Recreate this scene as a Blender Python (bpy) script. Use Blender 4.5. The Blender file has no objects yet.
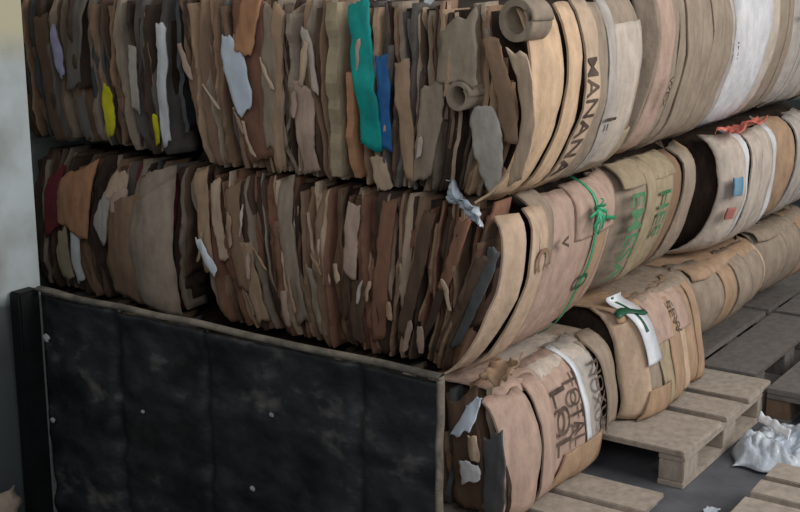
import bpy, bmesh, math, random
from mathutils import Vector, Matrix, noise
from math import sin, cos, pi, radians, exp, atan
C = bpy.context.scene.collection
rnd = random.Random(11)

def lin(c):
    c /= 255.0
    return c / 12.92 if c <= .04045 else ((c + .055) / 1.055) ** 2.4
def col(r, g, b): return (lin(r), lin(g), lin(b), 1)
def N(x, y=0., z=0.): return noise.noise(Vector((x + 13.7, y - 4.1, z + 7.3)))
def lerp(a, b, t): return a + (b - a) * t
def prof(v, t):                      # (bottom, middle, top) smooth profile
    a, m, c = v
    return a * (1 - t) * (1 - 2 * t) + m * 4 * t * (1 - t) + c * t * (2 * t - 1)

# ------------------------------------------------------------------ materials
MATS = {}
def mat(name, c1, c2=None, rough=.85, scale=(9, 9, 9), detail=4, spec=.25, bump=.15, bscale=60, metal=0., trans=0., alpha=1., lo=.35, hi=.65, c3=None, stretch=(1, 1, 1)):
    m = bpy.data.materials.new(name); m.use_nodes = True
    nt = m.node_tree; L = nt.links
    b = nt.nodes['Principled BSDF']
    b.inputs['Roughness'].default_value = rough
    b.inputs['Specular IOR Level'].default_value = spec
    b.inputs['Metallic'].default_value = metal
    b.inputs['Transmission Weight'].default_value = trans
    b.inputs['Alpha'].default_value = alpha
    tc = nt.nodes.new('ShaderNodeTexCoord'); mp = nt.nodes.new('ShaderNodeMapping')
    oi = nt.nodes.new('ShaderNodeObjectInfo')
    ad = nt.nodes.new('ShaderNodeVectorMath'); ad.operation = 'ADD'
    sc = nt.nodes.new('ShaderNodeVectorMath'); sc.operation = 'SCALE'; sc.inputs[0].default_value = (17, 29, 11)
    L.new(oi.outputs['Random'], sc.inputs['Scale'])
    L.new(tc.outputs['Object'], ad.inputs[0]); L.new(sc.outputs[0], ad.inputs[1])
    L.new(ad.outputs[0], mp.inputs['Vector']); mp.inputs['Scale'].default_value = scale
    n = nt.nodes.new('ShaderNodeTexNoise'); n.inputs['Scale'].default_value = 1; n.inputs['Detail'].default_value = detail
    n.inputs['Roughness'].default_value = .62
    L.new(mp.outputs[0], n.inputs['Vector'])
    r = nt.nodes.new('ShaderNodeValToRGB')
    r.color_ramp.elements[0].position = lo; r.color_ramp.elements[1].position = hi
    r.color_ramp.elements[0].color = c1; r.color_ramp.elements[1].color = c2 or c1
    if c3:
        e = r.color_ramp.elements.new(min(hi + .12, .95)); e.color = c3
    L.new(n.outputs['Fac'], r.inputs[0]); L.new(r.outputs[0], b.inputs['Base Color'])
    if bump:
        n2 = nt.nodes.new('ShaderNodeTexNoise'); n2.inputs['Scale'].default_value = bscale; n2.inputs['Detail'].default_value = 3
        L.new(tc.outputs['Object'], n2.inputs['Vector'])
        bp = nt.nodes.new('ShaderNodeBump'); bp.inputs['Strength'].default_value = bump; bp.inputs['Distance'].default_value = .01
        L.new(n2.outputs['Fac'], bp.inputs['Height']); L.new(bp.outputs[0], b.inputs['Normal'])
    MATS[name] = m
    return m
def card(name, r, g, b, k=.84):
    return mat(name, col(r * k, g * k, b * k), col(r, g, b), scale=(30, 26, 9), lo=.3, hi=.66, bump=.3, bscale=38)

card('tan', 182, 150, 122); card('light_tan', 206, 178, 152); card('buff', 222, 188, 154); card('brown', 150, 120, 97)
card('dark_brown', 104, 82, 67); card('umber', 78, 62, 53); card('grey_tan', 164, 146, 128); card('pale_grey', 188, 178, 168)
card('red_brown', 142, 102, 82); card('orange_brown', 184, 134, 100); card('rose_tan', 192, 163, 146); card('olive_tan', 174, 156, 128)
card('bleached', 205, 190, 175); card('white_board', 222, 220, 220, .86); card('dirty_grey', 112, 104, 98)
card('maroon', 120, 50, 56); card('slate', 92, 92, 92)
card('pallet_wood', 176, 162, 148); card('pallet_wood_grey_shade', 118, 111, 106); card('pallet_wood_dark', 120, 98, 80); card('core_gap_shade', 62, 47, 38, .6)
mat('teal', col(0, 128, 124), col(10, 165, 155), rough=.6, spec=.4, bump=.1)
mat('blue', col(20, 70, 130), col(50, 110, 165), rough=.6, spec=.4, bump=.1)
mat('yellow', col(175, 165, 20), col(215, 205, 40), rough=.6, bump=.1)
mat('lavender', col(140, 135, 165), col(165, 160, 190), rough=.7, bump=.1)
mat('green_print', col(62, 112, 74), col(96, 142, 104), rough=.8, bump=0)
mat('dark_print', col(66, 54, 48), col(112, 94, 82), rough=.8, bump=0)
mat('blue_print', col(100, 140, 165), col(130, 165, 185), rough=.8, bump=0)
mat('red_print', col(165, 100, 92), col(180, 125, 115), rough=.8, bump=0)
mat('green_strap', col(40, 140, 96), col(70, 175, 130), rough=.4, spec=.5, bump=.05)
mat('dark_green_strap', col(14, 70, 48), col(24, 95, 64), rough=.45, spec=.5, bump=.05)
mat('white_plastic', col(214, 216, 220), col(238, 240, 242), rough=.3, spec=.5, bump=.3, bscale=30)
mat('film', col(190, 200, 212), col(228, 234, 240), rough=.22, spec=.6, bump=.6, bscale=26, trans=.25)
mat('white_paper', col(196, 204, 216), col(214, 220, 230), rough=.7, bump=.1)
mat('red_plastic', col(190, 90, 80), col(225, 130, 110), rough=.4, spec=.5, bump=.2)
mat('black_metal', col(15, 17, 17), col(42, 43, 44), rough=.5, scale=(5, 5, 8), detail=9, spec=.45, bump=.7, bscale=18, lo=.36, hi=.58, c3=col(92, 88, 84))
mat('black_post', col(9, 10, 10), col(20, 21, 21), rough=.6, spec=.3, bump=.2)
mat('worn_rim', col(70, 66, 60), col(118, 108, 96), rough=.7, scale=(9, 9, 9), bump=.4, lo=.35, hi=.6)
mat('spatter', col(130, 135, 135), col(165, 170, 168), rough=.6, bump=0)

# ------------------------------------------------------------------ mesh helpers
def link(name, me, m, parent=None, off=(0, 0, 0)):
    o = bpy.data.objects.new(name, me); C.objects.link(o)
    if m: me.materials.append(MATS[m] if isinstance(m, str) else m)
    if parent: o.parent = parent
    return o
def plate(name, m, fn, ns, nt, th, parent=None, wrap=None):
    """thin solid sheet: fn(s,t) -> world point of its front; thickness th goes behind"""
    org = Vector(parent.location) if parent and parent.parent is None else (Vector(parent.parent.location) if parent else Vector())
    P = [[Vector(fn(i / ns, j / nt)) - org for j in range(nt + 1)] for i in range(ns + 1)]
    vs, fs, sm = [], [], []
    idx = lambda i, j, k: (i * (nt + 1) + j) * 2 + k
    for i in range(ns + 1):
        for j in range(nt + 1):
            a = P[min(i + 1, ns)][j] - P[max(i - 1, 0)][j]
            b = P[i][min(j + 1, nt)] - P[i][max(j - 1, 0)]
            n = a.cross(b)
            n = n.normalized() if n.length > 1e-9 else Vector((0, 0, 1))
            vs += [P[i][j], P[i][j] - n * th]
    for i in range(ns):
        for j in range(nt):
            fs.append((idx(i, j, 0), idx(i + 1, j, 0), idx(i + 1, j + 1, 0), idx(i, j + 1, 0))); sm.append(True)
            fs.append((idx(i, j, 1), idx(i, j + 1, 1), idx(i + 1, j + 1, 1), idx(i + 1, j, 1))); sm.append(True)
    for i in range(ns):
        fs.append((idx(i, 0, 0), idx(i, 0, 1), idx(i + 1, 0, 1), idx(i + 1, 0, 0))); sm.append(False)
        fs.append((idx(i, nt, 0), idx(i + 1, nt, 0), idx(i + 1, nt, 1), idx(i, nt, 1))); sm.append(False)
    for j in range(nt):
        fs.append((idx(0, j, 0), idx(0, j + 1, 0), idx(0, j + 1, 1), idx(0, j, 1))); sm.append(False)
        fs.append((idx(ns, j, 0), idx(ns, j, 1), idx(ns, j + 1, 1), idx(ns, j + 1, 0))); sm.append(False)
    me = bpy.data.meshes.new(name); me.from_pydata(vs, [], fs)
    me.polygons.foreach_set('use_smooth', sm); me.update()
    return link(name, me, m, parent)
def box(name, m, lo, hi, parent=None, bev=.004, jit=0.):
    org = Vector(parent.location) if parent else Vector()
    bm = bmesh.new(); bmesh.ops.create_cube(bm, size=1)
    for v in bm.verts:
        v.co = Vector([lerp(lo[k], hi[k], v.co[k] + .5) for k in range(3)]) - org
        if jit: v.co += Vector((rnd.uniform(-jit, jit), rnd.uniform(-jit, jit), 0))
    if bev: bmesh.ops.bevel(bm, geom=bm.edges[:], offset=bev, segments=2, affect='EDGES')
    me = bpy.data.meshes.new(name); bm.to_mesh(me); bm.free()
    return link(name, me, m, parent)
def thing(name, label, cat, loc=(0, 0, 0), group=None):
    o = bpy.data.objects.new(name, None); C.objects.link(o); o.location = loc; o.empty_display_size = .1
    return tag(o, label, cat, group)
def tag(o, label, cat, group=None):
    o['label'] = label; o['category'] = cat
    if group: o['group'] = group
    return o
def struct(o): o['kind'] = 'structure'; return o

# ------------------------------------------------------------------ bales
class Bale:
    """x0..x1 along the front, y0..y1 in depth, z0..z1; xo = outward profile of the long side, yo = of the front"""
    def __init__(s, label, x0, x1, y0, y1, z0, z1, xo=(0, .1, .05), yo=(0, .03, .02), lean=None, seed=0, rt=.10, rb=.10):
        s.x0, s.x1, s.y0, s.y1, s.z0, s.z1, s.xo, s.yo, s.rt, s.rb = x0, x1, y0, y1, z0, z1, xo, yo, rt, rb
        s.lean = lambda q, t: (lean(q, t) if lean else 0) + prof(xo, t) * q ** 4
        s.r = random.Random(seed); s.seed = seed
        s.t = thing('cardboard_bale', label, 'cardboard bale', ((x0 + x1) / 2, (y0 + y1) / 2, z0), 'cardboard bales in the stack')
        s.core()
    def side(s, y, z, lift=0):                    # point on the long side (+X)
        t = (z - s.z0) / (s.z1 - s.z0); q = (y - s.y0) / (s.y1 - s.y0)
        tc = min(max(t, 0), 1); qc = min(max(q, 0), 1)
        x = s.x1 + prof(s.xo, tc) + lift
        x -= (s.rt if tc > .5 else s.rb) * abs(2 * tc - 1) ** 8 + .04 * abs(2 * qc - 1) ** 8
        x += .018 * N(y * 3, z * 3, s.seed) + .007 * N(y * 11, z * 9, s.seed) + .004 * N(y * 26, z * 5, s.seed)
        return Vector((x, y, z))
    def front(s, x, z, lift=0):                   # point on the front (-Y)
        t = (z - s.z0) / (s.z1 - s.z0); tc = min(max(t, 0), 1)
        y = s.y0 - prof(s.yo, tc) - lift
        y += .02 * abs(2 * tc - 1) ** 6
        return Vector((x, y, z))
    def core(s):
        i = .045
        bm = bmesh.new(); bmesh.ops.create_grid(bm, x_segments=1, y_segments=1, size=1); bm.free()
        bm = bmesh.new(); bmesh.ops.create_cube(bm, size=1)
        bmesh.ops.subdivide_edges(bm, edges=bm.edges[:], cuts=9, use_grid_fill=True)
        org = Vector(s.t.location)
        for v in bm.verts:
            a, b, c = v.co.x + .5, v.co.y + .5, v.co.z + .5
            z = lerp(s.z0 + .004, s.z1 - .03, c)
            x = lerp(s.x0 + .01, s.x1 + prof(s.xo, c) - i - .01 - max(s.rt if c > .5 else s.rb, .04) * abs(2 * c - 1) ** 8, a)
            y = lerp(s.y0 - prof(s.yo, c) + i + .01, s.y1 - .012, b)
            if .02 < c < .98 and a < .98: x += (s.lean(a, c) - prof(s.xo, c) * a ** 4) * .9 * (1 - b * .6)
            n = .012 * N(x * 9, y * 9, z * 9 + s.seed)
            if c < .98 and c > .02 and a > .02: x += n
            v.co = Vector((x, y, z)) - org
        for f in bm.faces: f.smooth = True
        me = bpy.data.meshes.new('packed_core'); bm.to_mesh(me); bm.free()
        link('packed_core', me, 'core_gap_shade', s.t)  # core coloured near-black, painting the shade in gaps between sheets
    def sheets(s, pal, q0=0., q1=1., tmin=.006, tmax=.021, rag=.04, curl=.035, special=None, zj=.03):
        """upright crushed sheets, edges to the front"""
        r = s.r; L = s.x1 - s.x0; x = s.x0 + q0 * L; xe = s.x0 + q1 * L; n = 0
        special = sorted(special or [], key=lambda k: k[0]); si = 0
        while x < xe and n < 98:
            w = r.choice([r.uniform(tmin, tmin * 1.8), r.uniform(tmin * 1.4, tmax)])
            m = r.choice(pal); p = r.gauss(0, rag * .55); p = max(-rag * 1.5, min(rag * 1.3, p))
            za = s.z0 + r.uniform(.002, .02); zb = s.z1 - abs(r.gauss(0, zj)); cu = r.gauss(0, curl)
            if r.random() < .16: zb -= r.uniform(.05, .22)
            elif r.random() < .12: za += r.uniform(.05, .25)
            if si < len(special) and x >= special[si][0]:
                _, w, m, zaf, zbf, p, cu = special[si]; si += 1
                za = lerp(s.z0, s.z1, zaf); zb = lerp(s.z0, s.z1, zbf)
            sd = r.uniform(0, 99); dl = r.gauss(0, .013); xc = x
            kz = r.uniform(.3, .9); tr = r.random() < .4; bz = r.uniform(.2, .85); bk = r.gauss(0, .012)
            def fn(u, v, xc=xc, w=w, p=p, za=za, zb=zb, cu=cu, sd=sd, dl=dl, kz=kz, tr=tr, bz=bz, bk=bk):
                z = lerp(za, zb, v); t = (z - s.z0) / (s.z1 - s.z0); q = (xc - s.x0) / L
                d = lerp(-p, .13, u)                       # depth behind the nominal front
                ragd = .022 * N(z * 7, sd) + .014 * N(z * 21, sd) + (.03 * max(0, N(z * 11, sd + 40)) if tr else 0)
                if u < .99: d += ragd * (1 - u)
                y = s.front(xc, z).y + d
                xx = xc + s.lean(q, t) + dl * (2 * t - 1)
                xx += .014 * N(xc * 5, z * 4, s.seed) + .006 * N(z * 9, sd + 5) + .004 * N(z * 24, sd) + bk * max(0, 1 - abs(t - bz) * 3)
                k = (1 - u) ** 2
                xx += cu * k * (.4 + .6 * sin(pi * min(max(v * kz + .2, 0), 1)))
                return (xx, y, z)
            plate('cardboard_sheet', m, lambda u, v: fn(u, v), 4, 20, w * .8, s.t)
            x += w * (.85 + .35 * r.random()); n += 1
    def sideflaps(s, flaps):
        """flaps: (ya, yb, zaf, zbf, lift_near, lift_far, shift_bottom, shift_top, material)"""
        for (ya, yb, za, zb, l0, l1, sb, st, m) in flaps:
            sd = s.r.uniform(0, 99)
            def fn(u, v):
                z = s.z0 + (s.z1 - s.z0) * lerp(za, zb, v)
                y = lerp(ya, yb, u) + lerp(sb, st, v) + .010 * N(z * 4, sd)
                if u < .01 or u > .99: y += .004 * N(z * 25, sd + u * 9)
                zz = z + .008 * N(y * 14, sd) * (1 if v < .01 or v > .99 else .3)
                return s.side(y, zz, lerp(l0, l1, u) + .004 * N(y * 9, z * 6, sd))
            plate('cardboard_flap', m, fn, 7, 18, .007, s.t)
    def frontflap(s, xa, xb, za, zb, lift, m, name='cardboard_flap', skew=0, tilt=0, round_=0, th=.006, bow=.004, label=None):
        sd = s.r.uniform(0, 99)
        sl, sl2 = s.r.uniform(-.35, .35) * (xb - xa), s.r.uniform(-.35, .35) * (xb - xa)
        def fn(u, v):
            k = 1 - round_ * abs(2 * v - 1) ** 4
            xm = (xa + xb) / 2; x = xm + (lerp(xa, xb, u) - xm) * k + skew * (v - .5)
            z = lerp(za, zb, v) + lerp(sl, sl2, v) * (u - .5) * 2
            x += (.007 * N(z * 13, sd) + .005 * N(z * 38, sd + u))
            z += (.016 * N(x * 30, sd + 3) + .010 * N(x * 90, sd + 6)) * (2 * v - 1) ** 2
            t = (z - s.z0) / (s.z1 - s.z0); q = (x - s.x0) / (s.x1 - s.x0)
            p = s.front(x, z, lift + bow * (1 - (2 * u - 1) ** 2) + tilt * (u - .5) + .012 * N(x * 9, z * 6, sd) + .006 * N(x * 45, z * 12, sd))
            p.x += prof(s.xo, min(max(t, 0), 1)) * min(max(q, 0), 1) ** 4
            return p
        o = plate(name, m, fn, 10, 22, th, s.t)
        if label: o['label'] = label
        return o
    def strips(s, pal, wmin, wmax, lift=.03, y0=None, y1=None, gap=.006, zb=1.):
        """overlapping upright strips covering the long side"""
        r = s.r; y = (s.y0 if y0 is None else y0) + .004; e = (s.y1 if y1 is None else y1) - .004; L = []
        while y < e - .02:
            w = min(r.uniform(wmin, wmax), e - y); k = lift * (1 - .25 * (y - s.y0) / (s.y1 - s.y0))
            up = r.choice([0, 0, .006, .014]); tuck = .045 if y < s.y0 + .02 else 0
            L.append((y, min(y + w + r.choice([-gap * .5, -.022, .02, -.018]), e), r.uniform(0, .03), r.uniform(.95, 1.), k + up - tuck, k + up + r.uniform(.004, .014), r.uniform(-.025, .01) if y > s.y0 + .02 else .0, r.uniform(-.0, .015), r.choice(pal)))
            y += w
        s.sideflaps(L)
    def topflap(s, ya, yb, m, reach=.22, dz=-.006):
        sd = s.r.uniform(0, 99)
        def fn(u, v):
            y = lerp(ya, yb, u) + .01 * N(v * 5, sd); zt = s.z1 + dz
            e = s.side(y, s.z1 - .05, .03); a = min(v * 2, 1) * pi / 2
            x = e.x - .055 * (1 - cos(a)) - max(0, v - .5) * 2 * reach
            return (x, y, lerp(e.z, zt, sin(a)) - .008 - .006 * abs(N(x * 14, y * 12, sd)))
        plate('cardboard_flap', m, fn, 10, 14, .005, s.t)
    def strap(s, y, m, w=.014, lift=.02, wob=.012, name='plastic_strap', za=0., zb=1., label=None):
        sd = s.r.uniform(0, 99)
        def fn(u, v):
            z = s.z0 + (s.z1 - s.z0) * lerp(za, zb, v)
            return s.side(y + (u - .5) * w + wob * N(z * 6, sd), z, lift + .004 * N(z * 12, sd))
        o = plate(name, m, fn, 2, 22, .003, s.t)
        if label: o['label'] = label
        return o
    def lettering(s, body, y, zc, size, m, lift, squash=1., slant=0., flip=False):
        """letters lying on their side, reading down the long side"""
        cu = bpy.data.curves.new('lettering', 'FONT'); cu.body = body; cu.size = size; cu.align_x = 'CENTER'; cu.offset = size * .012
        o = bpy.data.objects.new('lettering', cu); C.objects.link(o)
        bpy.context.view_layer.update()
        me = bpy.data.meshes.new_from_object(o.evaluated_get(bpy.context.evaluated_depsgraph_get()))
        bpy.data.objects.remove(o)
        bm = bmesh.new(); bm.from_mesh(me); bmesh.ops.triangulate(bm, faces=bm.faces[:])
        for k in range(3):
            ed = [e for e in bm.edges if e.calc_length() > .02]
            if ed: bmesh.ops.subdivide_edges(bm, edges=ed, cuts=1); bmesh.ops.triangulate(bm, faces=bm.faces[:])
        org = Vector(s.t.location)
        for v in bm.verts:
            a, b = v.co.x * squash, v.co.y
            z = zc - a if not flip else zc + a
            v.co = s.side(y + b + slant * (zc - z), z, lift) - org
        bm.to_mesh(me); bm.free(); me.name = 'printed_lettering'
        me.materials.clear()
        link('printed_lettering', me, m, s.t)

def blob(name, m, loc, size, seed, rough=.5, parent=None, res=3, freq=3.):
    """crumpled lump resting at loc"""
    bm = bmesh.new(); bmesh.ops.create_icosphere(bm, subdivisions=res, radius=1)
    for v in bm.verts:
        d = v.co.normalized()
        k = 1 + rough * N(d.x * freq, d.y * freq + seed, d.z * freq) + rough * .6 * abs(N(d.x * freq * 2.7, d.y * freq * 2.7, d.z * freq * 2.7 + seed))
        v.co = Vector((d.x * size[0] * k, d.y * size[1] * k, d.z * size[2] * k))
    lo = min(v.co.z for v in bm.verts)
    for v in bm.verts: v.co.z = max(v.co.z - lo - size[2] * .12, 0)
    me = bpy.data.meshes.new(name); bm.to_mesh(me); bm.free()
    o = link(name, me, m, parent); o.location = loc
    return o
def scrap(name, m, centre, u, v, label, cat, seed=0, amp=.02, th=.002, ns=12, nt=12, group=None, curl=0.):
    """loose crumpled sheet spanned by u and v about its centre"""
    c, u, v = Vector(centre), Vector(u), Vector(v); n = u.cross(v).normalized()
    def fn(a, b):
        k = .75 + .25 * N(a * 5, b * 5, seed)
        p = u * (a - .5) * (1 + .35 * N(b * 4, seed)) + v * (b - .5) * (1 + .35 * N(a * 4, seed + 2))
        return p + n * (amp * N(a * 4, b * 4, seed) + amp * .5 * N(a * 10, b * 10, seed) + curl * (2 * a - 1) ** 2)
    o = plate(name, m, fn, ns, nt, th); o.location = c
    return tag(o, label, cat, group)

Z3, Z2, Z1, ZT = .146, .585, 1.125, 1.735
mid = ['tan', 'brown', 'grey_tan', 'light_tan', 'brown', 'dark_brown', 'tan', 'grey_tan', 'dirty_grey', 'umber']
dark = ['brown', 'dark_brown', 'umber', 'dirty_grey', 'dark_brown', 'brown', 'grey_tan', 'slate', 'umber']
red = ['brown', 'red_brown', 'dark_brown', 'tan', 'brown', 'red_brown', 'umber', 'grey_tan', 'light_tan', 'dark_brown']

# ---- top row, front corner bale
A = Bale('large corner bale in the top row with teal sheet and rolled edge at its corner', -1.265, 0, 0, .80, Z1, ZT,
         xo=(.03, .15, .10), yo=(0, .03, .03), lean=lambda q, t: (1 - q) ** 3 * lerp(.06, 0, t), seed=3, rt=.02, rb=.05)
A.sheets(mid, .02, .985, special=[(-1.13, .012, 'grey_tan', 0, .97, .02, .02), (-.56, .05, 'olive_tan', .05, .98, .05, .02), (-.50, .03, 'orange_brown', .05, .62, .05, .02),
    (-.46, .012, 'tan', 0, .95, .0, 0)], tmin=.006, tmax=.022)
A.frontflap(-0.960, -0.830, Z1 + .05, ZT - .0, .03, 'red_brown', skew=-.03)
A.frontflap(-0.990, -0.890, Z1 + .22, Z1 + .47, .055, 'white_paper', name='paper_sheet', skew=-.06, round_=.55, th=.002, label='torn bluish white paper')
A.frontflap(-0.930, -0.850, Z1 + .42, ZT + .0, .055, 'orange_brown', skew=.04)
A.frontflap(-0.470, -0.397, Z1 + .14, ZT - .015, .055, 'teal', name='coloured_sheet', skew=-.045, label='bright teal sheet')
A.frontflap(-0.390, -0.350, Z1 + .14, ZT - .17, .045, 'blue', name='coloured_sheet', skew=-.02, label='blue sheet')
A.frontflap(-.415, -.36, Z1 + .0, Z1 + .11, .04, 'light_tan', skew=-.02)
A.frontflap(-.70, -.63, Z1 + .03, Z1 + .33, .045, 'rose_tan', skew=-.01)
A.frontflap(-.84, -.75, Z1 + .10, ZT - .04, .04, 'grey_tan', skew=.01)
A.frontflap(-0.800, -0.750, Z1 + .02, ZT - .03, .045, 'tan', skew=.02)
A.frontflap(-.66, -.62, Z1 + .30, ZT - .10, .04, 'bleached', skew=-.03, round_=.4)
A.frontflap(-.20, -.10, Z1 + .37, ZT - .05, .05, 'grey_tan', skew=.02)
A.frontflap(-.27, -.2, Z1 + .05, Z1 + .36, .04, 'grey_tan', skew=.02)
A.frontflap(-.10, -.02, Z1 + .05, Z1 + .30, .045, 'pale_grey', skew=-.07, round_=.4)
A.frontflap(-.33, -.285, Z1 + .05, Z1 + .42, .04, 'tan', skew=-.03)
A.frontflap(.0, .05, Z1 + .08, ZT - .14, .04, 'light_tan', skew=-.05)
A.frontflap(-.06, -.02, Z1 + .2, ZT - .1, .04, 'brown', skew=-.06)
def roll(p, r, th, ln, m, parent, axis, squash=1.):
    org = Vector(parent.location); ax = Vector(axis).normalized(); up = Vector((0, 0, 1)); sdv = ax.cross(up).normalized()
    def fn(u, v):
        a = u * 2 * pi * 1.12; rr = r * (1 - .16 * u)
        return Vector(p) + ax * (v * ln) + sdv * cos(a) * rr + up * sin(a) * rr * squash
    plate('rolled_sheet', m, fn, 26, 6, th, parent)
roll((.115, -.045, ZT - .05), .05, .022, .09, 'grey_tan', A.t, (.25, 1, 0), .9)
roll((-.055, -.09, Z1 + .33), .034, .013, .2, 'grey_tan', A.t, (.1, 1, 0), 1)
A.sideflaps([
    (-.03, .115, .0, 1.0, .055, .05, -.03, .02, 'buff'), (.155, .245, .0, .99, .045, .045, -.03, .02, 'buff'), (.275, .36, -.0, 1., .042, .045, -.03, 0.02, 'light_tan'),
    (.372, .445, .0, .98, .035, .045, -.03, .0, 'grey_tan'), (.462, .52, .02, 1., .04, .045, -.03, 0, 'pale_grey'), (.50, .70, .05, .86, .03, .045, -.05, .04, 'bleached'),
    (.53, .8, .35, 1.0, .02, .035, .0, .0, 'grey_tan'), (.5, .805, .0, .24, .025, .045, .02, 0, 'olive_tan'), (.70, .806, .02, .98, .025, .035, -.03, 0, 'tan')])
A.lettering('MANANA', .275, Z1 + .24, .09, 'dark_print', .047, squash=1.0, slant=-.10)
A.lettering('I-', .455, Z1 + .20, .09, 'dark_print', .052)
# ---- top row, left bale by the wall
L1 = Bale('dark bale in the top row beside the white wall, yellow pieces showing', -2.095, -1.285, 0, .80, Z1 + .02, ZT - .01,
          xo=(0, 0, 0), yo=(0, .02, 0), lean=lambda q, t: .05 * (1 - q) * (1 - t), seed=5)
L1.sheets(dark, .0, .95, tmin=.007, tmax=.024)  # sheets drawn from the darker palette
L1.frontflap(-1.325, -1.28, Z1 + .07, ZT - .11, .05, 'white_board', bow=.004, skew=.01, label='long off-white strip')
L1.frontflap(-1.610, -1.555, Z1 + .08, Z1 + .27, .05, 'yellow', name='coloured_sheet', skew=.01, round_=.5, label='bright yellow piece')
L1.frontflap(-1.385, -1.345, Z1 + .06, Z1 + .17, .045, 'yellow', name='coloured_sheet', skew=.01, round_=.4, label='small yellow piece')
L1.frontflap(-1.470, -1.430, Z1 + .19, ZT - .19, .045, 'pale_grey', skew=.0)
L1.frontflap(-1.860, -1.820, Z1 + .28, ZT - .14, .045, 'lavender', skew=-.04, round_=.3)
L1.frontflap(-1.760, -1.710, Z1 + .05, Z1 + .22, .04, 'dirty_grey', skew=-.01)
L1.frontflap(-1.800, -1.720, Z1 + .25, ZT - .02, .04, 'dirty_grey', skew=.02)
L1.frontflap(-1.950, -1.880, Z1 + .03, ZT - .1, .035, 'dark_brown', skew=-.05)
# ---- middle row
E2 = Bale('middle row corner bale of brown layers with a bright green strap on its side', -1.2, 0, 0, .80, Z2 - .05, Z1 - .004,
          xo=(-.10, .04, .05), yo=(-.02, .02, .0), lean=lambda q, t: (q ** 2) * (1 - q * q) * lerp(-.15, .0, t) + (1 - q) * lerp(.09, -.02, t), seed=8, rb=.04)
E2.sheets(red, .0, .985, tmin=.0065, tmax=.0225, curl=.035)
for (xa, xb, za, zb, m, sk) in [(-1.17, -1.115, .3, .97, 'tan', -.05), (-1.09, -1.05, .4, .93, 'light_tan', -.04), (-1.02, -.96, .2, .9, 'brown', -.05), (-.78, -.72, .05, 1., 'grey_tan', -.07),
                                (-.62, -.585, .35, .95, 'light_tan', -.02), (-.52, -.47, .45, .9, 'rose_tan', .0), (-.40, -.345, .05, .95, 'red_brown', .02), (-.95, -.90, .0, .55, 'tan', -.05), (-.27, -.225, .1, .9, 'dark_brown', .07),
                                (-.14, -.10, .45, .9, 'red_brown', .05), (-.17, -.135, .05, .8, 'umber', .10), (-.10, -.06, .05, .7, 'dark_brown', .09), (-.05, -.015, .1, .75, 'slate', .06), (-.66, -.63, .0, .45, 'grey_tan', -.04), (-.5, -.44, .0, .4, 'dark_brown', .01)]:
    E2.frontflap(xa, xb, lerp(Z2, Z1, za), lerp(Z2, Z1, zb), .035, m, skew=sk)
E2.frontflap(-1.13, -1.09, Z2 + .16, Z2 + .29, .06, 'white_plastic', name='plastic_scrap', skew=-.07, round_=.5, th=.003, label='small crumpled white plastic')
E2.sideflaps([(-.02, .075, .0, .93, .05, .045, -.05, .02, 'light_tan'), (.115, .22, .0, .94, .045, .045, -.05, .02, 'light_tan'), (.238, .555, .0, .96, .025, .045, -.05, .03, 'rose_tan'),
              (.17, .30, .58, 1., .045, .03, -.02, .02, 'grey_tan'), (.568, .72, .0, .97, .03, .035, -.05, .02, 'tan'), (.70, .812, .0, .98, .03, .03, -.04, .0, 'rose_tan'), (.42, .80, .66, .98, .045, .045, 0, .02, 'rose_tan')])
e_strap = E2.strap(.55, 'green_strap', w=.016, lift=.055, wob=.03, label='bright green plastic strap')
E2.lettering('v', .30, Z2 + .36, .09, 'dark_print', .06)
E2.lettering('C', .14, Z2 + .33, .12, 'brown', .055)
E2.lettering('0', .50, Z2 + .17, .13, 'dark_green_strap', .055)
def tuft(bale, part, y, z, m, seed, n=5, size=.07, lift=.06):
    r = random.Random(seed); base = bale.side(y, z, lift)
    for k in range(n):
        a = k / n * 2 * pi + r.uniform(-.3, .3); d = Vector((.25, cos(a), sin(a) * .9)) * size * r.uniform(.7, 1.5); w = Vector((.1, -sin(a), cos(a))) * .016
        plate('strap_knot', m, lambda u, v, d=d, w=w: base + d * v + w * (u - .5) * (1.2 - v * .6) + Vector((.02 * sin(v * 3), 0, -.03 * v * v)), 2, 6, .002, part)
tuft(E2, e_strap, .53, Z1 - .10, 'green_strap', 4, 7)
def hstrap(b, ya, yb, z, m, lift, w=.014):
    plate('plastic_strap', m, lambda u, v: b.side(lerp(ya, yb, v), z + (u - .5) * w + .01 * sin(v * 5), lift), 2, 10, .003, b.t)
hstrap(E2, .55, .72, Z1 - .155, 'green_strap', .06)
for bale, n_, xa, xb in ((E2, 16, -1.15, -.1), (A, 12, -1.2, -.15)):
    for k in range(n_):
        x = lerp(xa, xb, (k + bale.r.random()) / n_); z = bale.z0 + bale.r.uniform(.04, .36); h = bale.r.uniform(.05, .15); w_ = bale.r.uniform(.012, .026)
        bale.frontflap(x, x + w_, z, z + h, .05, bale.r.choice(['light_tan', 'bleached', 'rose_tan', 'tan']), skew=bale.r.uniform(-.05, .03), round_=.3)
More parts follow.
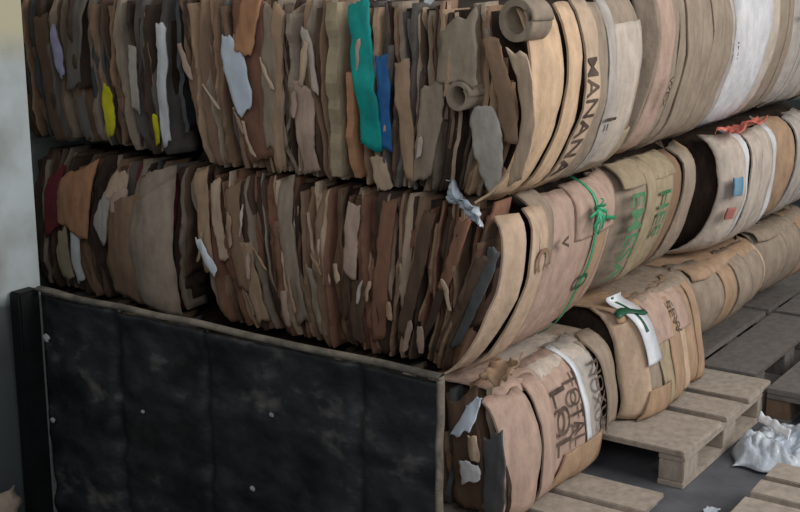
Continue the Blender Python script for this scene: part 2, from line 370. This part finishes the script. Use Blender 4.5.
# left bale of the middle row
E1 = Bale('rounded bale in the middle row by the white wall with plain brown flaps', -2.095, -1.25, 0.02, .80, Z2 - .055, Z1 - .012,
          xo=(0, 0, -.02), yo=(-.01, .03, -.03), seed=12)
E1.sheets(dark + ['maroon'], 0, .97, tmin=.008, tmax=.028, rag=.02)
E1.frontflap(-1.900, -1.720, Z2 + .23, Z1 - .07, .06, 'orange_brown', skew=.02, round_=.08)
E1.frontflap(-1.840, -1.790, Z2 + .02, Z2 + .22, .05, 'white_board', bow=.003, label='narrow white strip')
E1.frontflap(-1.920, -1.860, Z2 + .02, Z2 + .22, .045, 'olive_tan', bow=.003)
E1.frontflap(-1.700, -1.620, Z2 + .22, Z1 - .13, .05, 'pale_grey', skew=.05, round_=.4)
E1.frontflap(-1.620, -1.390, Z2 + .0, Z1 - .14, .065, 'brown', bow=.03, skew=.02, round_=.06)
E1.frontflap(-1.49, -1.265, Z2 + .0, Z1 - .115, .075, 'grey_tan', bow=.05, round_=.10)
E1.frontflap(-1.48, -1.30, Z1 - .13, Z1 - .04, .05, 'grey_tan', bow=.04, round_=.2)
E1.frontflap(-1.630, -1.530, Z1 - .18, Z1 - .06, .07, 'light_tan', skew=.03, round_=.5)
E1.frontflap(-1.590, -1.510, Z1 - .2, Z1 - .12, .085, 'rose_tan', round_=.5)
E1.frontflap(-2.000, -1.920, Z2 + .2, Z1 - .1, .03, 'maroon')
# ---- bottom row
K3 = Bale('bale at the bottom left hidden mostly behind the black metal panel', -2.095, -1.25, .02, .80, Z3, Z2 - .065, xo=(0, 0, 0), seed=14)
K3.sheets(dark, .05, .95, tmin=.02, tmax=.04)
A3 = Bale('corner bale at the bottom right of the black panel with dark sideways lettering', -1.2, .03, .0, .69, Z3 - .09, Z2 - .068,
          xo=(.05, .06, .0), yo=(.0, .02, .0), seed=17, rb=.03)
A3.sheets(dark, .45, .985, tmin=.012, tmax=.03, rag=.02)
A3.frontflap(-.075, -.01, Z3 + .22, Z3 + .335, .06, 'white_paper', name='paper_sheet', skew=.06, th=.003, bow=.004, label='bluish white torn paper')
A3.frontflap(-.055, -.02, Z3 + .14, Z3 + .22, .055, 'light_tan', bow=.004)
A3.frontflap(-.08, -.02, Z3 + .06, Z3 + .13, .055, 'white_board', bow=.004, label='pale torn label')
A3.frontflap(-.01, .06, Z3 - .05, Z3 + .24, .05, 'slate', skew=.02)
A3.frontflap(-.12, -.02, Z3 - .05, Z3 + .335, .03, 'dark_brown')
A3.sideflaps([(-.05, .125, -.0, .93, .055, .055, .0, -.0, 'rose_tan'), (.165, .25, .0, .96, .045, .05, .0, .0, 'rose_tan'), (.24, .5, .0, .99, .03, .04, .0, .02, 'rose_tan'),
              (.47, .66, .0, 1., .03, .04, .0, .02, 'pale_grey'), (.65, .80, .25, .98, .07, .06, -.01, .0, 'grey_tan'), (.3, .62, .0, .3, .045, .05, -.06, .03, 'tan')])
A3.topflap(.02, .30, 'rose_tan'); A3.topflap(.27, .66, 'bleached'); A3.topflap(.62, .79, 'grey_tan')
A3.strap(.505, 'white_plastic', w=.035, lift=.05, wob=.03, name='plastic_band', za=.3, label='plastic band coloured white for its highlight')  # white colour stands in for the highlight on light plastic
A3.lettering('LOL', .26, Z3 + .18, .14, 'dark_print', .052, squash=.95)
A3.lettering('TOTAL', .375, Z3 + .19, .105, 'dark_print', .056, squash=.74)
A3.lettering('NOXUS', .575, Z3 + .19, .085, 'dark_print', .058, squash=.85)
# ---- long side, middle row
F2 = Bale('bale with green printed letters in the middle row under the striped flaps', -1.2, -.0, .82, 1.58, Z2, Z1, xo=(-.09, .05, .05), seed=21)
F2.sideflaps([(.83, 1.0, .0, .98, -.005, .04, .0, .01, 'grey_tan'), (1.01, 1.085, .0, .99, .045, .05, -.02, .01, 'olive_tan'), (1.09, 1.26, .0, .98, .04, .04, -.02, .01, 'olive_tan')])
F2.strips(['tan', 'light_tan', 'brown', 'grey_tan'], .06, .12, y0=1.265)
F2.sideflaps([(.86, 1.28, .83, .99, .045, .04, 0, 0, 'olive_tan')])
F2.lettering('EMESA', .875, Z2 + .26, .115, 'green_print', .056, squash=1.05, slant=-.05)
F2.lettering('HES', 1.125, Z2 + .31, .11, 'green_print', .052, squash=1.05, slant=-.05)
G2 = Bale('whitish bale with small blue and red prints in the middle row', -1.2, .03, 1.80, 2.42, Z2 - .02, Z1, xo=(-.03, .09, .05), seed=23)
G2.strips(['white_board', 'bleached', 'pale_grey', 'rose_tan', 'bleached'], .06, .14)
G2.sideflaps([(1.81, 1.875, .52, .66, .055, .055, 0, 0, 'blue_print'), (1.81, 1.86, .33, .42, .055, .055, 0, 0, 'red_print')])
H2 = Bale('greyish brown bale in the middle row, last on the right', -1.2, .03, 2.46, 3.2, Z2, Z1, xo=(-.03, .09, .05), seed=25)
H2.strips(['grey_tan', 'tan', 'pale_grey'], .1, .22)
N2 = Bale('dark brown recessed bale in the gap of the middle row beside the green print', -1.2, -.17, 1.60, 1.78, Z2, Z1, xo=(-.0, .03, .0), seed=26)
N2.sideflaps([(1.60, 1.69, .0, .98, .03, .035, 0, .0, 'dark_brown'), (1.67, 1.78, .0, .96, .015, .03, 0, .0, 'umber')])
# ---- long side, top row
B = Bale('grey-brown bale of curved layers in the top row, second from the corner', -1.2, 0, .83, 1.70, Z1, ZT + .08, xo=(.02, .15, .10), seed=31, rt=.02)
B.strips(['grey_tan', 'pale_grey', 'bleached', 'grey_tan', 'rose_tan', 'grey_tan', 'pale_grey'], .05, .13)
B.lettering('WEX', .93, Z1 + .26, .05, 'dark_print', .066)
Cb = Bale('bale in the top row with a wide off-white flap at its near end', -1.2, 0, 1.72, 2.39, Z1, ZT + .10, xo=(.02, .15, .12), seed=33, rt=.02)
Cb.sideflaps([(1.72, 1.99, .0, 1., .0, .045, .0, .02, 'white_board')])
Cb.strips(['pale_grey', 'grey_tan', 'bleached'], .09, .15, y0=1.99)
B.lettering('IMI', 1.60, Z1 + .36, .06, 'dark_print', .055)
D = Bale('pale grey bale in the top row at the far right end', -1.2, 0, 2.42, 3.2, Z1, ZT + .08, xo=(.02, .14, .10), seed=35, rt=.02)
D.strips(['bleached', 'grey_tan', 'pale_grey'], .09, .2)
D.lettering('I', 2.50, Z1 + .45, .1, 'dark_print', .06)
# ---- long side, bottom row
F3 = Bale('light brown bottom row bale with white plastic band and dark green strap over its top', -1.2, .05, .83, 1.58, Z3, Z2, xo=(.12, .09, .01), seed=41, rb=.03)
F3.strips(['olive_tan', 'tan', 'light_tan', 'tan', 'brown', 'grey_tan'], .07, .15)
F3.sideflaps([(1.0, 1.35, .6, .97, .045, .045, .02, .03, 'rose_tan'), (.9, 1.06, .02, .28, .045, .05, -.03, 0, 'tan')])
F3.topflap(.85, 1.1, 'tan'); F3.topflap(1.06, 1.57, 'grey_tan')
F3.strap(.955, 'white_plastic', w=.11, lift=.055, wob=.03, name='plastic_band', za=.5, zb=1.04, label='shiny white plastic band')
F3.strap(.93, 'dark_green_strap', w=.016, lift=.06, wob=.02, za=.78, zb=1.03, label='dark green strap')
hstrap(F3, .84, 1.0, Z2 - .03, 'dark_green_strap', .065)
F3.lettering('SEW', 1.20, Z3 + .33, .06, 'dark_print', .058)
G3 = Bale('brown bale in the bottom row, third from the corner', -1.2, -.02, 1.64, 2.40, Z3 + .03, Z2 - .02, xo=(-.03, .12, .05), seed=43, rb=.2)
G3.topflap(1.65, 2.39, 'tan'); G3.strips(['grey_tan', 'tan', 'light_tan', 'brown'], .1, .22)
H3 = Bale('grey-brown bale in the bottom row at the far right end', -1.2, -.02, 2.44, 3.2, Z3 + .03, Z2, xo=(-.03, .12, .05), seed=45, rb=.2)
H3.topflap(2.45, 3.18, 'grey_tan'); H3.strips(['grey_tan', 'tan', 'grey_tan'], .12, .25)

# ------------------------------------------------------------------ scraps between and on the bales
G = 'scraps on the bales'
scrap('plastic_scrap', 'film', (-.04, -.065, Z1 - .005), (.12, -.01, -.08), (.0, -.03, .04), 'crumpled silvery plastic sticking out under the top corner bale', 'plastic scrap', 3, .03, group=G)
scrap('plastic_scrap', 'red_plastic', (.12, 1.98, Z1 + .012), (.02, .30, .012), (.10, .01, .022), 'reddish orange plastic scrap squeezed between two bales at the right', 'plastic scrap', 5, .03, group=G)
scrap('plastic_scrap', 'white_plastic', (-.17, .0, ZT + .035), (.09, 0, .02), (.0, .07, .07), 'white plastic scrap on top of the corner bale near its rolled edge', 'plastic scrap', 7, .02, group=G)
scrap('plastic_scrap', 'white_plastic', (-.42, .03, ZT + .025), (.12, 0, .0), (.0, .09, .05), 'white plastic scrap on top beside the teal sheet', 'plastic scrap', 8, .02, group=G)
scrap('plastic_scrap', 'white_plastic', (-1.24, .03, ZT + .025), (.14, 0, .0), (.0, .09, .05), 'white plastic scrap on top above the seam of the two left bales', 'plastic scrap', 9, .02, group=G)
scrap('cardboard_scrap', 'tan', (.06, .03, Z2 - .02), (.12, -.02, .03), (.0, .10, .04), 'curled brown scrap on the top edge of the bottom corner bale', 'cardboard scrap', 12, .03, curl=.03, group=G)

# ------------------------------------------------------------------ black panel standing before the bottom row
PX0, PX1, PY, PZ = -1.262, .285, -.72, .81
pn = thing('metal_panel', 'large dirty black metal panel standing in front of the bottom row', 'metal panel', ((PX0 + PX1) / 2, PY, 0))
def pf(u, v):
    x = lerp(PX0 + .002, PX1 - .006, u); z = lerp(.01, PZ - .02, v)
    y = PY + .012
    for sx_, w_ in ((-.935, .022), (.008, .022), (-.55, .010)):                      # pressed vertical folds
        y += .022 * exp(-((x - sx_) / w_) ** 2)
    y -= .012 * max(0, sin(z * 26)) ** 4 * (.6 + .4 * N(x * 3, z)) + .012 * N(x * 7, z * 8, 2) + .008 * N(x * 17, z * 19, 4)
    return (x, y, z)
psheet = plate('panel_sheet', 'black_metal', pf, 110, 44, .006, pn)
def bent(name, m, a, b, w, d, seed, n=40):
    """slightly wavy bar from a to b, w wide across and d deep"""
    a, b = Vector(a), Vector(b); ax = (b - a).normalized(); sd = ax.cross(Vector((0, 1, 0))).normalized()
    def fn(u, v):
        c = a.lerp(b, v); ang = u * 2 * pi
        k = Vector((0, 1, 0)) * (cos(ang) * d / 2) + sd * (sin(ang) * w / 2)
        return c + k + sd * .005 * N(v * 7, seed) + Vector((0, .005 * N(v * 9, seed + 4), 0))
    return plate(name, m, fn, 10, n, .001, pn)
bent('rim', 'worn_rim', (PX0, PY, PZ), (PX1 + .008, PY, PZ), .018, .035, 1)
bent('rim', 'worn_rim', (PX1, PY, .0), (PX1, PY, PZ), .014, .035, 2)
box('side_post', 'black_post', (-1.318, PY - .075, 0), (-1.266, PY + .01, PZ + .0), pn, .006)
r5 = random.Random(5)
for (x, z, s) in ((-1.225, .64, .013), (-1.22, .36, .009), (-.36, .33, .008), (-.80, .48, .006), (-.28, .58, .007)):
    b_ = blob('paint_spot', 'spatter', (x - (PX0 + PX1) / 2, .0 - .012, z), (s, .004, s), x, .5, psheet, 2)

# ------------------------------------------------------------------ pallets
def pallet(label, x0, x1, y0, y1, boards, along='x', top=.144, wood='pallet_wood'):
    p = thing('wooden_pallet', label, 'pallet', ((x0 + x1) / 2, (y0 + y1) / 2, 0), 'wooden pallets on the floor')
    for a, b in boards:
        if along == 'x': box('deck_board', wood, (x0, a, top - .022), (x1, b, top), p, .003, .004)
        else: box('deck_board', wood, (a, y0, top - .022), (b, y1, top), p, .003, .004)
    xs = [(x0, x0 + .1), ((x0 + x1) / 2 - .05, (x0 + x1) / 2 + .05), (x1 - .1, x1)]
    ys = [(y0, y0 + .145), ((y0 + y1) / 2 - .07, (y0 + y1) / 2 + .07), (y1 - .145, y1)]
    h0, h1 = .022, top - .022
    if along == 'x':
        for a, b in xs:
            box('stringer_board', wood, (a, y0 + .003, h1 - .022), (b, y1 - .003, h1), p, .003)
            box('bottom_board', wood, (a, y0, 0), (b, y1, h0), p, .003)
    else:
        for a, b in ys:
            box('stringer_board', wood, (x0 + .003, a, h1 - .022), (x1 - .003, b, h1), p, .003)
        for a, b in xs:
            box('bottom_board', wood, (a, y0, 0), (b, y1, h0), p, .003)
    for a, b in xs:
        for c, d in ys:
            box('block', 'pallet_wood_dark' if b < x1 else wood, (a + .002, c + .004, h0), (b - .002, d - .004, h1 - .022), p, .003)
    return p
lb = thing('wooden_pallet', 'low flat grey pallet of boards under the bottom corner bale beside the black panel', 'pallet', (-.1, .1, 0), 'wooden pallets on the floor')
for a, b in ((-.36, -.12), (-.085, .14), (.165, .33), (.36, .545)): box('deck_board', 'pallet_wood', (-.66, a, .026), (.43 + rnd.uniform(-.015, .015), b, .046), lb, .003, .005)
for a in (-.64, -.16, .30): box('bottom_board', 'pallet_wood', (a, -.35, 0), (a + .1, .535, .026), lb, .003)
pallet('pale wooden pallet standing clear in the middle of the floor, dark end showing', -.78, .425, .70, 1.63, [(.70, 1.065), (1.12, 1.31), (1.36, 1.63)])
pallet('shaded pallet behind the pale one along the far bales', -.85, .345, 1.665, 2.62, [(-.85, -.55), (-.5, -.25), (-.2, .07), (.10, .345)], 'y', wood='pallet_wood_grey_shade')  # grey wood, darkened further so that shade is in its colour
pallet('pallet at the right edge behind the clear film', .44, 1.2, 1.53, 2.5, [(.44, .68), (.72, .95), (1.0, 1.2)], 'y', wood='pallet_wood_grey_shade')
pallet('pallet at the lower right corner with open slats', .73, 1.6, -.15, .80, [(.66, .80), (.50, .625), (.30, .46), (.05, .26), (-.15, .01)])
pallet('farthest shaded pallet under the last bottom bales', -.85, .33, 2.66, 3.5, [(-.85, -.55), (-.5, -.25), (-.2, .07), (.10, .33)], 'y', wood='pallet_wood_grey_shade')
pallet('pallet hidden behind the black panel at the wall', -2.09, -1.28, .06, .78, [(.06, .25), (.29, .5), (.55, .78)], top=.135)

# ------------------------------------------------------------------ things on the floor
fo = thing('plastic_film', 'crumpled clear silvery plastic film on the floor beside the pale pallet', 'plastic film', (.575, 1.22, 0))
def film(u, v):
    x = lerp(.48, .76, u) + .05 * N(v * 3, 1); y = lerp(1.00, 1.46, v) + .05 * N(u * 3, 2)
    e = (1 - (2 * u - 1) ** 4) * (1 - (2 * v - 1) ** 4)
    z = .012 + e * (.055 + .06 * N(u * 4, v * 4, 3) + .035 * abs(N(u * 9, v * 9, 4)) + .012 * N(u * 24, v * 24, 5))
    return (x, y, max(z, .006))
plate('film_sheet', 'film', film, 40, 44, .002, fo)
plate('folded_edge', 'white_plastic', lambda u, v: (lerp(.50, .66, v), lerp(1.27, 1.15, v) + (u - .5) * .03, .115 + .012 * N(v * 6, u) + (u - .5) * .03), 3, 16, .004, fo)
scrap('paper_scrap', 'white_paper', (.58, .57, .008), (.05, .0, .0), (.0, .05, .01), 'small white paper scrap on the dark floor between the pallets', 'paper scrap', 21, .006)
scrap('cardboard_scrap', 'grey_tan', (-1.22, -1.05, .10), (.08, .0, -.16), (.0, .34, .0), 'brown cardboard piece leaning on the foot of the white wall at lower left', 'cardboard scrap', 22, .02, th=.006)

# ------------------------------------------------------------------ setting
def plane(name, m, pts):
    me = bpy.data.meshes.new(name); me.from_pydata(pts, [], [(0, 1, 2, 3)]); return struct(link(name, me, m))
mat('concrete', col(70, 70, 74), col(104, 104, 108), rough=.55, scale=(2.5, 2.5, 2.5), detail=8, spec=.4, bump=.25, bscale=35)
plane('floor', 'concrete', [(-2.2, -5, 0), (5, -5, 0), (5, 6, 0), (-2.2, 6, 0)])
w = bpy.data.materials.new('painted_wall'); w.use_nodes = True; nt = w.node_tree; Lk = nt.links; b = nt.nodes['Principled BSDF']
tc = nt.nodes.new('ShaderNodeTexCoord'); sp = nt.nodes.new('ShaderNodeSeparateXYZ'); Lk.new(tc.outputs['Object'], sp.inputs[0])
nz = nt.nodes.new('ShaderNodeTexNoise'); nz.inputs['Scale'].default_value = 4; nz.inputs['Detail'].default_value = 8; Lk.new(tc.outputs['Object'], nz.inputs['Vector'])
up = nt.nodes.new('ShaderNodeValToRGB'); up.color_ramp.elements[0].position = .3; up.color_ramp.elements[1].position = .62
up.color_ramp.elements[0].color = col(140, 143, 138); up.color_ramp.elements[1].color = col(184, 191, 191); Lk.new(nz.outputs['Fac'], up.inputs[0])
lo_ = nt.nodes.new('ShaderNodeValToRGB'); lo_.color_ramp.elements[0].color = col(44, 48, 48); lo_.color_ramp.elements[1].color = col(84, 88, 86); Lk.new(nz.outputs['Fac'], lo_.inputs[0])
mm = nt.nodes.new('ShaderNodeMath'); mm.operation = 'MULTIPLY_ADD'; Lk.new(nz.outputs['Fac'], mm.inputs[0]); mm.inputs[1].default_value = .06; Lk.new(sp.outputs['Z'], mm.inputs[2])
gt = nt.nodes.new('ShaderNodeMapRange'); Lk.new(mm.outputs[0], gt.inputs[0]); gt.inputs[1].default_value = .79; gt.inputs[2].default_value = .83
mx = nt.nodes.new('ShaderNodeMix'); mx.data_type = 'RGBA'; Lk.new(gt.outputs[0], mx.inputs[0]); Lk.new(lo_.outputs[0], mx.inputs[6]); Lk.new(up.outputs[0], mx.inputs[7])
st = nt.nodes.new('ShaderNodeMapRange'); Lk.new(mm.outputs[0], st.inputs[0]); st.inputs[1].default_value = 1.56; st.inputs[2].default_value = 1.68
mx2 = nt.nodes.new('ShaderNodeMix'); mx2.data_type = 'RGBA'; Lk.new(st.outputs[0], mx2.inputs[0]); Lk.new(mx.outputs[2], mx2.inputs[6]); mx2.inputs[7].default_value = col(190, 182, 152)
Lk.new(mx2.outputs[2], b.inputs['Base Color']); b.inputs['Roughness'].default_value = .85
bp = nt.nodes.new('ShaderNodeBump'); bp.inputs['Strength'].default_value = .4; bp.inputs['Distance'].default_value = .02; Lk.new(nz.outputs['Fac'], bp.inputs['Height']); Lk.new(bp.outputs[0], b.inputs['Normal'])
def slab(name, m, lo, hi): o = box(name, None, lo, hi, None, 0); o.data.materials.append(m if not isinstance(m, str) else MATS[m]); return struct(o)
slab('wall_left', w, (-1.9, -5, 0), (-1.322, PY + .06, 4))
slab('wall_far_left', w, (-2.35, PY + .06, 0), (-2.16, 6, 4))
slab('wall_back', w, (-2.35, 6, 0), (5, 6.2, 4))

# ------------------------------------------------------------------ light: daylight from the yard door on the right
world = bpy.data.worlds.new('world'); bpy.context.scene.world = world; world.use_nodes = True
bg = world.node_tree.nodes['Background']; bg.inputs[0].default_value = (.80, .90, 1.0, 1); bg.inputs[1].default_value = .38
def area(name, loc, target, sx_, sy_, e, c):
    l = bpy.data.lights.new(name, 'AREA'); l.shape = 'RECTANGLE'; l.size = sx_; l.size_y = sy_; l.energy = e; l.color = c
    o = bpy.data.objects.new(name, l); C.objects.link(o); o.location = loc
    o.rotation_euler = (Vector(target) - Vector(loc)).to_track_quat('-Z', 'Y').to_euler(); o['kind'] = 'structure'
area('door_daylight', (4.6, 1.2, 3.5), (0, .7, 1.2), 3.4, 2.4, 205, (1, .97, .94))
area('yard_daylight', (2.6, -4.6, 3.6), (-.4, 0, 1.2), 3.0, 2.0, 52, (.96, .98, 1))

# ------------------------------------------------------------------ camera
F_, P_, A_, H_, D_, O_ = 1306, radians(13.8), radians(33.9), 1.93, 4.0, .27
fh = Vector((-sin(A_), cos(A_), 0)); rt = Vector((cos(A_), sin(A_), 0))
cd = bpy.data.cameras.new('camera'); cam = bpy.data.objects.new('camera', cd); C.objects.link(cam)
pos = -fh * D_ - rt * O_; pos.z = H_; cam.location = pos
fw = fh * cos(P_) + Vector((0, 0, -sin(P_)))
cam.rotation_euler = fw.to_track_quat('-Z', 'Y').to_euler()
cd.sensor_width = 36; cd.lens = F_ / 800 * 36; cd.clip_start = .05
sc = bpy.context.scene; sc.camera = cam
vs = sc.view_settings; vs.view_transform = 'Standard'; vs.look = 'None'; vs.exposure = 0; vs.gamma = 1; vs.use_curve_mapping = False
